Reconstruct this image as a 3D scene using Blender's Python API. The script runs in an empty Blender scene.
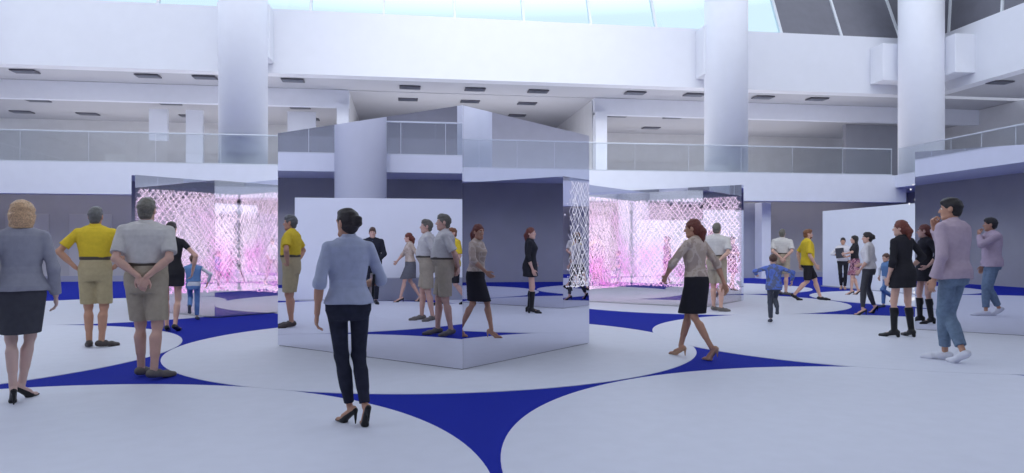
import bpy, bmesh, math, random
import numpy as np
from mathutils import Vector

# ------------------------------------------------------------------ camera, sky, exposure
SC = bpy.context.scene
YAW = math.radians(8.6)              # the camera looks 8.6 degrees to the right of the hall's long axis
FPX, HZ, EYE = 727.0, 247.2, 1.30    # focal length and horizon row in pixels of the 1024 x 473 frame, eye height in m
cam_d = bpy.data.cameras.new('camera')
cam = bpy.data.objects.new('camera', cam_d); SC.collection.objects.link(cam)
cam.location = (0, 0, EYE); cam.rotation_euler = (math.radians(90), 0, -YAW)
cam_d.sensor_width = 36.0; cam_d.lens = FPX / 1024 * 36.0; cam_d.shift_y = (HZ - 236.5) / 1024
cam_d.clip_start = 0.05; cam_d.clip_end = 400
SC.camera = cam
SC.view_settings.view_transform = 'Standard'; SC.view_settings.look = 'None'
SC.view_settings.gamma = 1.0; SC.view_settings.use_curve_mapping = False
SC.view_settings.exposure = 0.10
SC.cycles.max_bounces = 14; SC.cycles.diffuse_bounces = 7; SC.cycles.glossy_bounces = 7
SC.cycles.transparent_max_bounces = 16
SC.cycles.caustics_reflective = False; SC.cycles.caustics_refractive = False

def lin(c):
    return tuple(((v / 255) / 12.92 if v / 255 <= .04045 else ((v / 255 + .055) / 1.055) ** 2.4) for v in c)

W = bpy.data.worlds.new('sky'); SC.world = W; W.use_nodes = True
_n = W.node_tree.nodes; _bg = _n['Background']
_l = W.node_tree.links
_bg.inputs[0].default_value = (*lin((227, 237, 252)), 1)
# hazy bright sky: brightest at middle height, softer overhead
_tc = _n.new('ShaderNodeTexCoord'); _sx = _n.new('ShaderNodeSeparateXYZ'); _rp = _n.new('ShaderNodeValToRGB')
_l.new(_tc.outputs['Generated'], _sx.inputs[0]); _l.new(_sx.outputs['Z'], _rp.inputs['Fac'])
_e = _rp.color_ramp.elements
_e[0].position = .30; _e[0].color = (.42, .42, .42, 1); _e[1].position = 1.0; _e[1].color = (.10, .10, .10, 1)
for _p, _v in ((.36, 1.0), (.60, 1.0), (.78, .22)):
    _q = _e.new(_p); _q.color = (_v, _v, _v, 1)
_mu = _n.new('ShaderNodeMath'); _mu.operation = 'MULTIPLY'; _mu.inputs[1].default_value = 2.55
_l.new(_rp.outputs['Color'], _mu.inputs[0]); _l.new(_mu.outputs[0], _bg.inputs[1])

def sun(name, energy, rx, rz, ang, col):
    d = bpy.data.lights.new(name, 'SUN'); d.energy = energy; d.angle = math.radians(ang); d.color = col
    o = bpy.data.objects.new(name, d); SC.collection.objects.link(o)
    o.rotation_euler = (math.radians(rx), 0, math.radians(rz)); o.location = (0, 0, 30)
    return o
sun('sun', .45, 50, 6, 30, (1, .96, .92))
def uplight(name, loc, sx, sy, power):
    d = bpy.data.lights.new(name, 'AREA'); d.shape = 'RECTANGLE'; d.size = sx; d.size_y = sy; d.energy = power; d.color = (1, .98, .97)
    o = bpy.data.objects.new(name, d); C.objects.link(o); o.location = loc; o.rotation_euler = (math.pi, 0, 0)
C = SC.collection
def spot(loc, aim, power, size):
    d = bpy.data.lights.new('fill_spot', 'SPOT'); d.energy = power; d.spot_size = math.radians(size); d.spot_blend = 1.0; d.shadow_soft_size = 1.2
    o = bpy.data.objects.new('fill_spot', d); C.objects.link(o); o.location = loc
    o.rotation_euler = (Vector(aim) - o.location).to_track_quat('-Z', 'Y').to_euler()
spot((4.5, 11, 15.5), (4.0, 29.2, 8.0), 4800, 58)  # added fill standing in for sun on the middle of the far parapet
spot((7.0, 11, 15.5), (-15.0, 9.5, 3.6), 3600, 50)  # added fill to brighten the left column and board, no spotlight hangs here
# added fill lights, no real lamps, on the gallery floors behind the glass railings, shining up at the gallery ceilings
uplight('gallery_fill', (-10.0, 29.9, 4.30), 14, .3, 115); uplight('gallery_fill', (15.0, 29.9, 4.30), 13, .3, 115); uplight('gallery_fill', (3.2, 33, 4.30), 10, .3, 115)
uplight('gallery_fill', (-10.0, 35.5, 4.30), 14, .3, 115); uplight('gallery_fill', (15.0, 35.5, 4.30), 13, .3, 115)
def downlight(name, loc, sx, sy, power):
    uplight(name, loc, sx, sy, power); bpy.data.objects[name].rotation_euler = (0, 0, 0)
downlight('soffit_fill', (2, 28.5, 3.70), 36, .2, 160)  # added unseen fill for the far lower wall, not a soffit fixture
uplight('gallery_fill', (25.5, 14, 4.30), .3, 24, 130); uplight('gallery_fill', (-19.5, 14, 4.30), .3, 24, 130)  # same added fill for the side galleries

# ------------------------------------------------------------------ helpers
def newmat(name): 
    m = bpy.data.materials.new(name); m.use_nodes = True
    return m, m.node_tree.nodes, m.node_tree.links, m.node_tree.nodes['Principled BSDF']
def mat(name, col, rough=.6, metal=0.0, var=0.0, scale=20.0, bump=0.0, bscale=120.0, spec=.4, sss=0.0):
    m, n, l, p = newmat(name)
    c = lin(col)
    p.inputs['Base Color'].default_value = (*c, 1); p.inputs['Roughness'].default_value = rough
    p.inputs['Metallic'].default_value = metal; p.inputs['Specular IOR Level'].default_value = spec
    if sss:
        p.inputs['Subsurface Weight'].default_value = sss; p.inputs['Subsurface Radius'].default_value = (.012, .005, .003)
    if var or bump:
        tc = n.new('ShaderNodeTexCoord')
    if var:
        t = n.new('ShaderNodeTexNoise'); t.inputs['Scale'].default_value = scale; t.inputs['Detail'].default_value = 4
        r = n.new('ShaderNodeValToRGB')
        r.color_ramp.elements[0].position = .3; r.color_ramp.elements[1].position = .7
        r.color_ramp.elements[0].color = (*[v * (1 - var) for v in c], 1)
        r.color_ramp.elements[1].color = (*[min(1, v * (1 + var)) for v in c], 1)
        l.new(tc.outputs['Object'], t.inputs['Vector']); l.new(t.outputs['Fac'], r.inputs['Fac'])
        l.new(r.outputs['Color'], p.inputs['Base Color'])
    if bump:
        t2 = n.new('ShaderNodeTexNoise'); t2.inputs['Scale'].default_value = bscale; t2.inputs['Detail'].default_value = 3
        b = n.new('ShaderNodeBump'); b.inputs['Strength'].default_value = bump; b.inputs['Distance'].default_value = .01
        l.new(tc.outputs['Object'], t2.inputs['Vector']); l.new(t2.outputs['Fac'], b.inputs['Height'])
        l.new(b.outputs['Normal'], p.inputs['Normal'])
    return m
def patch_mat(name, cols, scale, rough=.8):
    """cloth with irregular patches of several dyes"""
    m, n, l, p = newmat(name); p.inputs['Roughness'].default_value = rough; p.inputs['Specular IOR Level'].default_value = .2
    tc = n.new('ShaderNodeTexCoord'); t = n.new('ShaderNodeTexNoise'); t.inputs['Scale'].default_value = scale
    t.inputs['Detail'].default_value = 3
    r = n.new('ShaderNodeValToRGB'); r.color_ramp.interpolation = 'CONSTANT'
    k = len(cols)
    while len(r.color_ramp.elements) < k: r.color_ramp.elements.new(.5)
    for i, c in enumerate(cols):
        r.color_ramp.elements[i].position = 0 if i == 0 else .36 + .28 * i / k
        r.color_ramp.elements[i].color = (*lin(c), 1)
    l.new(tc.outputs['Object'], t.inputs['Vector']); l.new(t.outputs['Fac'], r.inputs['Fac'])
    l.new(r.outputs['Color'], p.inputs['Base Color'])
    return m
def glass_mat(name, tint, gloss=.07):
    m = bpy.data.materials.new(name); m.use_nodes = True; n = m.node_tree.nodes; l = m.node_tree.links
    n.remove(n['Principled BSDF'])
    t = n.new('ShaderNodeBsdfTransparent'); t.inputs[0].default_value = (*tint, 1)
    g = n.new('ShaderNodeBsdfGlossy'); g.inputs['Roughness'].default_value = .02
    x = n.new('ShaderNodeMixShader'); x.inputs[0].default_value = gloss
    l.new(t.outputs[0], x.inputs[1]); l.new(g.outputs[0], x.inputs[2]); l.new(x.outputs[0], n['Material Output'].inputs[0])
    return m

def link(name, me, m, parent=None):
    o = bpy.data.objects.new(name, me); C.objects.link(o)
    for q in (m if isinstance(m, (list, tuple)) else [m]): me.materials.append(q)
    if parent: o.parent = parent
    return o
def tag(o, label=None, cat=None, group=None, kind=None):
    for k, v in (('label', label), ('category', cat), ('group', group), ('kind', kind)):
        if v: o[k] = v
    return o
def empty(name, loc, rz=0.0):
    o = bpy.data.objects.new(name, None); C.objects.link(o); o.location = loc; o.rotation_euler = (0, 0, rz)
    o.empty_display_size = .2
    return o

class MB:
    def __init__(s): s.bm = bmesh.new()
    def box(s, x0, x1, y0, y1, z0, z1):
        v = [s.bm.verts.new((x, y, z)) for x in (x0, x1) for y in (y0, y1) for z in (z0, z1)]
        for f in ((0, 1, 3, 2), (4, 6, 7, 5), (0, 4, 5, 1), (2, 3, 7, 6), (0, 2, 6, 4), (1, 5, 7, 3)):
            s.bm.faces.new([v[i] for i in f])
        return s
    def prism(s, poly, axis, a0, a1):
        """polygon in two axes pushed along the third; axis 0: poly=(y,z), 1: poly=(x,z), 2: poly=(x,y)"""
        def P(q, a): return {0: (a, q[0], q[1]), 1: (q[0], a, q[1]), 2: (q[0], q[1], a)}[axis]
        A = [s.bm.verts.new(P(q, a0)) for q in poly]; B = [s.bm.verts.new(P(q, a1)) for q in poly]
        s.bm.faces.new(A[::-1]); s.bm.faces.new(B)
        for i in range(len(poly)):
            j = (i + 1) % len(poly); s.bm.faces.new((A[i], A[j], B[j], B[i]))
        return s
    def bar(s, a, b, w, d=None):
        d = d or w; a = Vector(a); b = Vector(b); t = (b - a).normalized()
        u = t.cross(Vector((0, 0, 1)))
        if u.length < 1e-3: u = Vector((1, 0, 0))
        u.normalize(); v = t.cross(u)
        q = [(u * sx * w / 2 + v * sy * d / 2) for sx, sy in ((-1, -1), (1, -1), (1, 1), (-1, 1))]
        A = [s.bm.verts.new(a + k) for k in q]; B = [s.bm.verts.new(b + k) for k in q]
        s.bm.faces.new(A[::-1]); s.bm.faces.new(B)
        for i in range(4): s.bm.faces.new((A[i], A[(i + 1) % 4], B[(i + 1) % 4], B[i]))
        return s
    def lathe(s, prof, n=64, cx=0, cy=0):
        rings = [[s.bm.verts.new((cx + r * math.cos(2 * math.pi * i / n), cy + r * math.sin(2 * math.pi * i / n), z)) for i in range(n)] for r, z in prof]
        for A, B in zip(rings, rings[1:]):
            for i in range(n): s.bm.faces.new((A[i], A[(i + 1) % n], B[(i + 1) % n], B[i]))
        s.bm.faces.new(rings[0][::-1]); s.bm.faces.new(rings[-1])
        return s
    def build(s, name, m, parent=None, smooth=False, bevel=0.0):
        bmesh.ops.recalc_face_normals(s.bm, faces=s.bm.faces)
        me = bpy.data.meshes.new(name); s.bm.to_mesh(me); s.bm.free()
        if smooth:
            me.polygons.foreach_set('use_smooth', [len(p.vertices) <= 4 for p in me.polygons])
        o = link(name, me, m, parent)
        if bevel:
            b = o.modifiers.new('bevel', 'BEVEL'); b.width = bevel; b.segments = 2; b.limit_method = 'ANGLE'
        return o

sa, ca = math.sin(YAW), math.cos(YAW)
def c2b(x, z): return (x * ca + z * sa, -x * sa + z * ca)           # camera-aligned ground axes -> hall axes
def ground(px, py):
    """floor point in hall axes that the photograph shows at a pixel"""
    Z = FPX * EYE / (py - HZ); return c2b((px - 512) / FPX * Z, Z)
def at_height(px, py, z):
    Z = FPX * (EYE - z) / (py - HZ); return c2b((px - 512) / FPX * Z, Z)

# ------------------------------------------------------------------ materials of the hall
M = {}
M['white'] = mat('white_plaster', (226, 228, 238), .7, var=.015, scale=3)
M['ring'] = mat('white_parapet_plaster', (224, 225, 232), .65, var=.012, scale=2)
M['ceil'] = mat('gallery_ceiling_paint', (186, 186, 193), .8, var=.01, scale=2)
M['gwall'] = mat('gallery_wall_plaster', (212, 212, 216), .8, var=.03, scale=2)
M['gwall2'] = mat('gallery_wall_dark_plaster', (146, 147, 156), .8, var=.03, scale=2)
M['lower'] = mat('charcoal_wall_panel', (166, 164, 166), .5, var=.05, scale=1.2)
M['lower2'] = mat('grey_wall_panel', (176, 174, 176), .5, var=.04, scale=1.2)
M['col'] = mat('column_plaster', (232, 233, 240), .6, var=.01, scale=3)
M['carpet'] = mat('blue_carpet', (30, 44, 158), .9, var=.10, scale=90, bump=.3, bscale=400, spec=.1)
M['disc'] = mat('white_floor_disc', (214, 216, 230), .55, var=.02, scale=6, spec=.3)
M['vent'] = mat('dark_grey_ceiling_fitting', (96, 96, 106), .6)
M['metal'] = mat('brushed_rail_metal', (214, 218, 226), .3, .6)
M['mull'] = mat('white_mullion_paint', (214, 218, 224), .5)
M['dark'] = mat('dark_roof_panel', (112, 112, 122), .6, var=.05, scale=3)
M['board'] = mat('white_board', (226, 228, 238), .5, var=.01, scale=3)
M['plinth'] = mat('grey_plinth', (150, 152, 168), .6, var=.02, scale=3)
M['frame'] = mat('dark_mirror_edge', (84, 88, 104), .4, .2)
M['rail_glass'] = glass_mat('balustrade_glass', (.93, .95, .96), .05)
M['sky_glass'] = glass_mat('skylight_glass', (.90, .985, 1.0), .03)
M['mirror'] = mat('mirror_glass', (226, 226, 238), .0, 1.0)
M['one_way'] = glass_mat('one_way_mirror', (.94, .93, .96), .62)
M['inner'] = mat('pale_box_lining', (196, 196, 208), .6)
M['mirror_back'] = mat('mirror_backing', (70, 72, 84), .5)

# ------------------------------------------------------------------ the hall (hall axes: X along the far wall, Y away from us)
XL, XR, YN, YF = -15.3, 20.05, 1.1, 27.2          # faces of the gallery edges
LZ, UZ, RZ0, RZ1 = 3.75, 4.25, 8.04, 10.53        # slab soffit, slab top, parapet ring bottom and top
ST = 'structure'
def struct(name, mb, m, **k): return tag(mb.build(name, m, **k), kind=ST)

struct('floor', MB().box(-19, 24, -3, 31, -.25, 0), M['carpet'])
R = 3.37
DISCS = [(-2.865, 3.99), (3.94, 3.99), (.485, 9.83), (-6.27, 9.79), (7.05, 9.8), (6.9, 16.45), (-6.2, 16.45), (.46, 16.5),
         (-9.67, 3.99), (10.73, 3.99), (-13.0, 9.8), (13.85, 9.8), (13.75, 16.45), (-12.95, 16.45), (17.5, 3.99), (9.5, 22.3), (2.7, 22.3)]
for i, (x, y) in enumerate(DISCS):
    t = .004 + .0006 * i
    struct('floor_disc', MB().lathe([(R - .004, -.02), (R, 0.0), (R - .002, t)], 160, x, y), M['disc'])

# lower walls under the galleries
struct('wall_far_lower', MB().box(-18, 23, YF + 2.4, YF + 2.7, 0, LZ), M['lower'])
struct('wall_left_lower', MB().box(XL - 2.7, XL - 2.4, -2, YF + 2.7, 0, LZ), M['lower'])
struct('wall_right_lower', MB().box(XR + 2.4, XR + 2.7, -2, YF + 2.7, 0, LZ), M['lower'])
struct('wall_near_lower', MB().box(-18, 23, YN - 2.8, YN - 2.5, 0, LZ), M['lower'])
for i, (x, w) in enumerate(((-14.6, 1.5), (-12.4, 1.5), (-9.4, 2.0), (-6.4, 2.0))):   # flush doors in the far wall
    mb = MB().box(x, x + w, YF + 2.36, YF + 2.42, 0.02, 2.55)
    struct(f'door_{i + 1}', mb, M['lower2'], bevel=.01)
struct('baseboard_far', MB().box(-18, 23, YF + 2.35, YF + 2.41, 0, .22), M['plinth'])

# gallery slabs with their white edges
G = 7.5
struct('wall_far_gallery_edge', MB().box(XL - .5, XR + .5, YF, YF + .45, 3.15, UZ), M['white'])
struct('ceiling_far_gallery_slab', MB().box(XL - 8, XR + 8, YF + .45, YF + 18, LZ, UZ), M['white'])
struct('ceiling_left_gallery_slab', MB().box(XL - G, XL, YN - 3, YF, LZ - .05, UZ), M['white'])
struct('ceiling_right_gallery_slab', MB().box(XR, XR + G, YN - 3, YF, LZ, UZ), M['white'])
struct('ceiling_near_gallery_slab', MB().box(XL, XR, YN - 3.2, YN, LZ - .05, UZ), M['white'])
# short white wall and grey infill beside the far corner
struct('wall_far_pier', MB().box(14.72, 15.12, YF + 1.0, YF + 2.30, 0, 3.15), M['white'])
struct('wall_far_infill', MB().box(12.6, 14.72, YF + 1.6, YF + 2.30, 0, 3.15), M['plinth'])
struct('wall_right_infill', MB().box(XR + 1.0, XR + 2.39, 8.0, 12.2, 0, 3.0), M['plinth'])

# upper galleries
BX0, BX1 = -2.25, 8.6                                # open bay in the middle of the far side
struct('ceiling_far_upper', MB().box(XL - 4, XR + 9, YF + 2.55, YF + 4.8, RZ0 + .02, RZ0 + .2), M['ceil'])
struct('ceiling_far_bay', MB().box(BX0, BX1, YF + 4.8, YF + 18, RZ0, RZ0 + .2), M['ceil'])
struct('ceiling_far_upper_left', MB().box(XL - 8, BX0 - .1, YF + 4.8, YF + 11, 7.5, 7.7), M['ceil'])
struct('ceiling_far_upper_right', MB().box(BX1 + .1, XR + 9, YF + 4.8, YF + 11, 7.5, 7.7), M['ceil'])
struct('trim_1', MB().box(XL - 4, BX0, YF + 4.7, YF + 5.0, 7.3, RZ0), M['white'])
struct('trim_2', MB().box(BX1, XR + 9, YF + 4.7, YF + 5.0, 7.3, RZ0), M['white'])
struct('wall_far_upper_left', MB().box(XL - 8, BX0, YF + 11, YF + 11.3, UZ, 7.6), M['gwall'])
struct('wall_far_upper_right', MB().box(BX1, XR + 9, YF + 11, YF + 11.3, UZ, 7.6), M['gwall'])
struct('wall_bay_left', MB().box(BX0 - .3, BX0, YF + 5, YF + 18, UZ, RZ0), M['gwall'])
struct('wall_bay_right', MB().box(BX1, BX1 + .3, YF + 5.2, YF + 18, UZ, RZ0), M['gwall'])
struct('wall_bay_back', MB().box(BX0, BX1, YF + 17.7, YF + 18, UZ, RZ0), M['gwall'])
struct('wall_far_upper_dark', MB().box(21.4, 24.6, 32.6, 32.9, UZ, 7.3), M['gwall2'])
for i, (x0, x1, y) in enumerate(((-2.75, -2.27, 31.7), (BX1, BX1 + .52, 31.7))):
    struct(f'wall_gallery_pier_{i + 1}', MB().box(x0, x1, y, y + .5, UZ, 7.4), M['white'])
for i, (x0, x1, z0, z1) in enumerate(((-10.75, -10.0, 6.6, 7.25), (-9.25, -8.55, 5.3, 7.25), (-5.0, -3.8, 5.3, 7.3))):
    struct(f'trim_{i + 3}', MB().box(x0, x1, 33.2, 33.4, UZ if i else 5.9, z1), M['board'])
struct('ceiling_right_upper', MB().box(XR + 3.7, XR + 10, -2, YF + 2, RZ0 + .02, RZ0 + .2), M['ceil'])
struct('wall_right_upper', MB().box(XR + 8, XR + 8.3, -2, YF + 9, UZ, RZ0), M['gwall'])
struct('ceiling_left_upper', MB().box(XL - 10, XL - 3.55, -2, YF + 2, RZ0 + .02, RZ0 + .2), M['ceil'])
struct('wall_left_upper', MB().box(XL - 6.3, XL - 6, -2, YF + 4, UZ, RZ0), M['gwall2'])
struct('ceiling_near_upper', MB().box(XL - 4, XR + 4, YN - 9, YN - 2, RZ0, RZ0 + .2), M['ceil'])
struct('wall_near_upper', MB().box(XL - 6, XR + 8, YN - 7.3, YN - 7, UZ, RZ0), M['gwall'])

# parapet ring over the galleries
RYF, RXR, RXL, RYN = YF + 2.0, XR + 3.15, XL - 3.0, YN - 2.0
struct('wall_far_parapet', MB().box(RXL - .6, RXR + .6, RYF, RYF + .6, RZ0, RZ1), M['ring'])
struct('wall_right_parapet', MB().box(RXR, RXR + .6, RYN - .6, RYF, RZ0, RZ1), M['ring'])
struct('wall_left_parapet', MB().box(RXL - .6, RXL, RYN - .6, RYF, RZ0, RZ1), M['ring'])
struct('wall_near_parapet', MB().box(RXL, RXR, RYN - .6, RYN, RZ0, RZ1), M['ring'])

# columns, haunches where they meet the parapet
COLS = [(-5.85, 28.3, .87), (13.2, 28.3, .87), (21.65, 27.75, .87), (-15.9, 28.3, .87)]
for i, (x, y, r) in enumerate(COLS):
    struct('column', MB().lathe([(r, UZ), (r, 16)], 64, x, y), M['col'], smooth=True)
for x, y in ((-5.85, 28.3), (13.2, 28.3)):
    struct('beam_haunch', MB().box(x - .95, x + .95, y, RYF + .02, RZ0 + .35, RZ1 - .1), M['ring'], bevel=.05)
struct('beam_haunch', MB().box(20.3, 21.7, 28.35, RYF + .02, RZ0 + .4, RZ1 - .5), M['ring'], bevel=.03)
struct('beam_haunch', MB().box(22.3, RXR + .02, 26.6, 28.6, RZ0 + .4, RZ1 - .5), M['ring'], bevel=.03)
# full-height columns on the other sides (seen in the mirrors)
struct('column', MB().lathe([(.78, 0), (.78, 16)], 64, XL + .95, 9.6), M['col'], smooth=True)
struct('column', MB().lathe([(.6, UZ), (.6, RZ0)], 48, XR + 1.6, 9.9), M['col'], smooth=True)
struct('column', MB().lathe([(.6, UZ), (.6, RZ0)], 48, XL - 1.2, 5.9), M['col'], smooth=True)

# ceiling fittings
def fitting(px, py, z, group='dark ceiling fittings of the gallery'):
    x, y = at_height(px, py, z)
    o = empty('ceiling_light', (x, y, z))
    MB().box(-.44, .44, -.27, .27, -.05, 0).build('housing', M['vent'], o, bevel=.015)
    MB().box(-.38, .38, -.21, .21, -.056, -.049).build('diffuser', M['frame'], o)
    return o
ROW1 = [(25, 71), (148, 75.5), (205, 77), (293, 80), (410, 87), (475, 89), (538, 91), (635, 92.6), (694, 94.5), (763, 97), (817, 98.7), (1000, 82)]
ROW2 = [(38, 100), (22, 111.5), (88, 113.5), (170, 103), (190, 115.5), (300, 107), (310, 119), (618, 115.5), (673, 117), (651, 127.5), (744, 118)]
ROWB = [(408, 99), (470, 101), (527, 103), (517, 115)]
words = ['first', 'second', 'third', 'fourth', 'fifth', 'sixth', 'seventh', 'eighth', 'ninth', 'tenth', 'eleventh', 'twelfth']
for i, p in enumerate(ROW1[:11]):
    tag(fitting(*p, RZ0), f'{words[i]} dark rectangular ceiling light from the left in the row just behind the parapet', 'ceiling light', 'ceiling lights behind the far parapet')
tag(fitting(*ROW1[11], RZ0), 'single dark rectangular ceiling light under the right-hand gallery ceiling', 'ceiling light')
l2 = ['dark ceiling light of the left upper gallery, upper of the two at its far left', 'dark ceiling light low at the far left of the upper gallery', 'dark ceiling light of the left gallery between the far left pair and the column pair',
      'dark ceiling light of the left gallery, upper one left of the round column', 'dark ceiling light of the left gallery, lower one left of the round column',
      'dark ceiling light right of the left column, upper of two before the white panel', 'dark ceiling light right of the left column, lower of two before the white panel',
      'dark ceiling light right of the white gallery pier, nearest the pier', 'dark ceiling light just left of the middle round column on the lowered ceiling', 'dark ceiling light lowest in the gallery between pier and middle column', 'dark ceiling light at the right edge of the middle column']
for p, t in zip(ROW2, l2): tag(fitting(*p, 7.5), t, 'ceiling light', 'ceiling lights on the lowered gallery ceiling')
l3 = ['dark ceiling light above the left half of the mirror box in the open bay', 'dark ceiling light right above the top corner of the mirror box', 'dark ceiling light above the right half of the mirror box, nearer one', 'dark ceiling light above the right half of the mirror box, farther one']
for p, t in zip(ROWB, l3): tag(fitting(*p, RZ0), t, 'ceiling light', 'ceiling lights in the open bay')

# glass balustrades
def balustrade(name_label, a, b, n):
    a = Vector((*a, UZ)); b = Vector((*b, UZ)); L = (b - a).length; ang = math.atan2((b - a).y, (b - a).x)
    o = empty('glass_balustrade', a, ang)
    MB().box(0, L, -.025, .025, 1.06, 1.11).build('handrail', M['metal'], o, bevel=.01)
    MB().box(0, L, -.03, .03, 0, .05).build('base_channel', M['metal'], o)
    for i in range(n):
        x0 = L * i / n + .012; x1 = L * (i + 1) / n - .012
        MB().box(x0, x1, -.008, .008, .05, 1.06).build('glass_pane', M['rail_glass'], o)
    for i in range(0, n + 1, 1):
        x = min(max(L * i / n, .02), L - .02)
        MB().box(x - .006, x + .006, -.012, .012, .05, 1.06).build('post', M['metal'], o)
    return tag(o, name_label, 'railing')
balustrade('clear glass railing with thin pale handrail along the far upper gallery', (XL + .1, YF + .08), (XR - .1, YF + .08), 16)
balustrade('clear glass railing on the right-hand gallery, rising toward the picture edge', (XR + .08, YF - .1), (XR + .08, YN + .1), 18)
balustrade('clear glass railing of the left-hand gallery, seen in the left mirror face', (XL - .08, YN + .1), (XL - .08, YF - .1), 18)
balustrade('clear glass railing of the gallery overhead, seen in the right-hand mirror', (XR - .2, YN - .08), (XL + .2, YN - .08), 24)

# leaning glazing on the parapet
def glazing(side, n0, n1, step, dark_from):
    lean, hgt = (.45 if side == 'far' else .06), 5.2
    def P(s, t, off=0.0):
        o = .3 + t * hgt * lean + off
        z = RZ1 + t * hgt
        return {'far': (s, RYF + o, z), 'right': (RXR + o, s, z)}[side]
    for i in range(n0, n1):
        s0, s1 = 16.3 + step * i if side == 'far' else step * i, 16.3 + step * (i + 1) if side == 'far' else step * (i + 1)
        bm = MB()
        v = [bm.bm.verts.new(P(*q)) for q in ((s0 + .05, 0, -.01), (s1 - .05, 0, -.01), (s1 - .05, 1, -.01), (s0 + .05, 1, -.01), (s0 + .05, 0, .02), (s1 - .05, 0, .02), (s1 - .05, 1, .02), (s0 + .05, 1, .02))]
        for f in ((0, 1, 2, 3), (4, 7, 6, 5), (0, 4, 5, 1), (1, 5, 6, 2), (2, 6, 7, 3), (3, 7, 4, 0)): bm.bm.faces.new([v[k] for k in f])
        struct('window_pane', bm, M['dark'] if s0 >= dark_from - .1 else M['sky_glass'])
        struct('window_mullion', MB().bar(P(s0, 0), P(s0, 1), .1, .16), M['mull'])
    struct('window_mullion', MB().bar(P(s1, 0), P(s1, 1), .1, .16), M['mull'])
    struct('window_head', MB().bar(P(16.3 + step * n0 if side == 'far' else step * n0, 1), P(s1, 1), .2, .2), M['mull'])
glazing('far', -13, 3, 2.837, 16.3)
glazing('right', 0, 11, 2.837, -99)

# ------------------------------------------------------------------ mirror boxes
D1 = math.radians(-36.5)             # direction of the long mirrored faces, in camera-aligned axes
def cdir(a): return c2b(math.cos(a), math.sin(a))
EL = cdir(math.pi + D1)              # from the front corner along the left face
ER = cdir(math.pi / 2 + D1)          # from the front corner along the right face
LL, LR, MH = 3.09, 2.56, 2.80
def net_mat(name, pink):
    m = bpy.data.materials.new(name); m.use_nodes = True; n = m.node_tree.nodes; l = m.node_tree.links
    n.remove(n['Principled BSDF'])
    e = n.new('ShaderNodeEmission'); tc = n.new('ShaderNodeTexCoord')
    if pink:
        t = n.new('ShaderNodeTexNoise'); t.inputs['Scale'].default_value = 1.1; t.inputs['Detail'].default_value = 2
        l.new(tc.outputs['Object'], t.inputs['Vector'])
        sp = n.new('ShaderNodeSeparateXYZ'); l.new(tc.outputs['Object'], sp.inputs[0])
        gr = n.new('ShaderNodeMapRange'); gr.inputs[1].default_value = 2.5; gr.inputs[2].default_value = .5; gr.inputs[3].default_value = -.24; gr.inputs[4].default_value = .10
        l.new(sp.outputs['Z'], gr.inputs[0])
        ad = n.new('ShaderNodeMath'); ad.operation = 'ADD'; l.new(t.outputs['Fac'], ad.inputs[0]); l.new(gr.outputs[0], ad.inputs[1])
        r = n.new('ShaderNodeValToRGB'); els = r.color_ramp.elements
        els[0].position = .38; els[0].color = (1, .78, .94, 1)
        els[1].position = .78; els[1].color = (1, .12, .78, 1)
        q = els.new(.55); q.color = (1, .62, .92, 1)
        l.new(ad.outputs[0], r.inputs['Fac']); l.new(r.outputs['Color'], e.inputs['Color'])
        e.inputs['Strength'].default_value = pink
    else:
        e.inputs['Color'].default_value = (.93, .93, 1, 1); e.inputs['Strength'].default_value = .9
    l.new(e.outputs[0], n['Material Output'].inputs[0])
    return m
M['net_pink'] = net_mat('pink_light_strand', 4.4)
M['net_white'] = net_mat('white_light_strand', 0)

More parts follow.
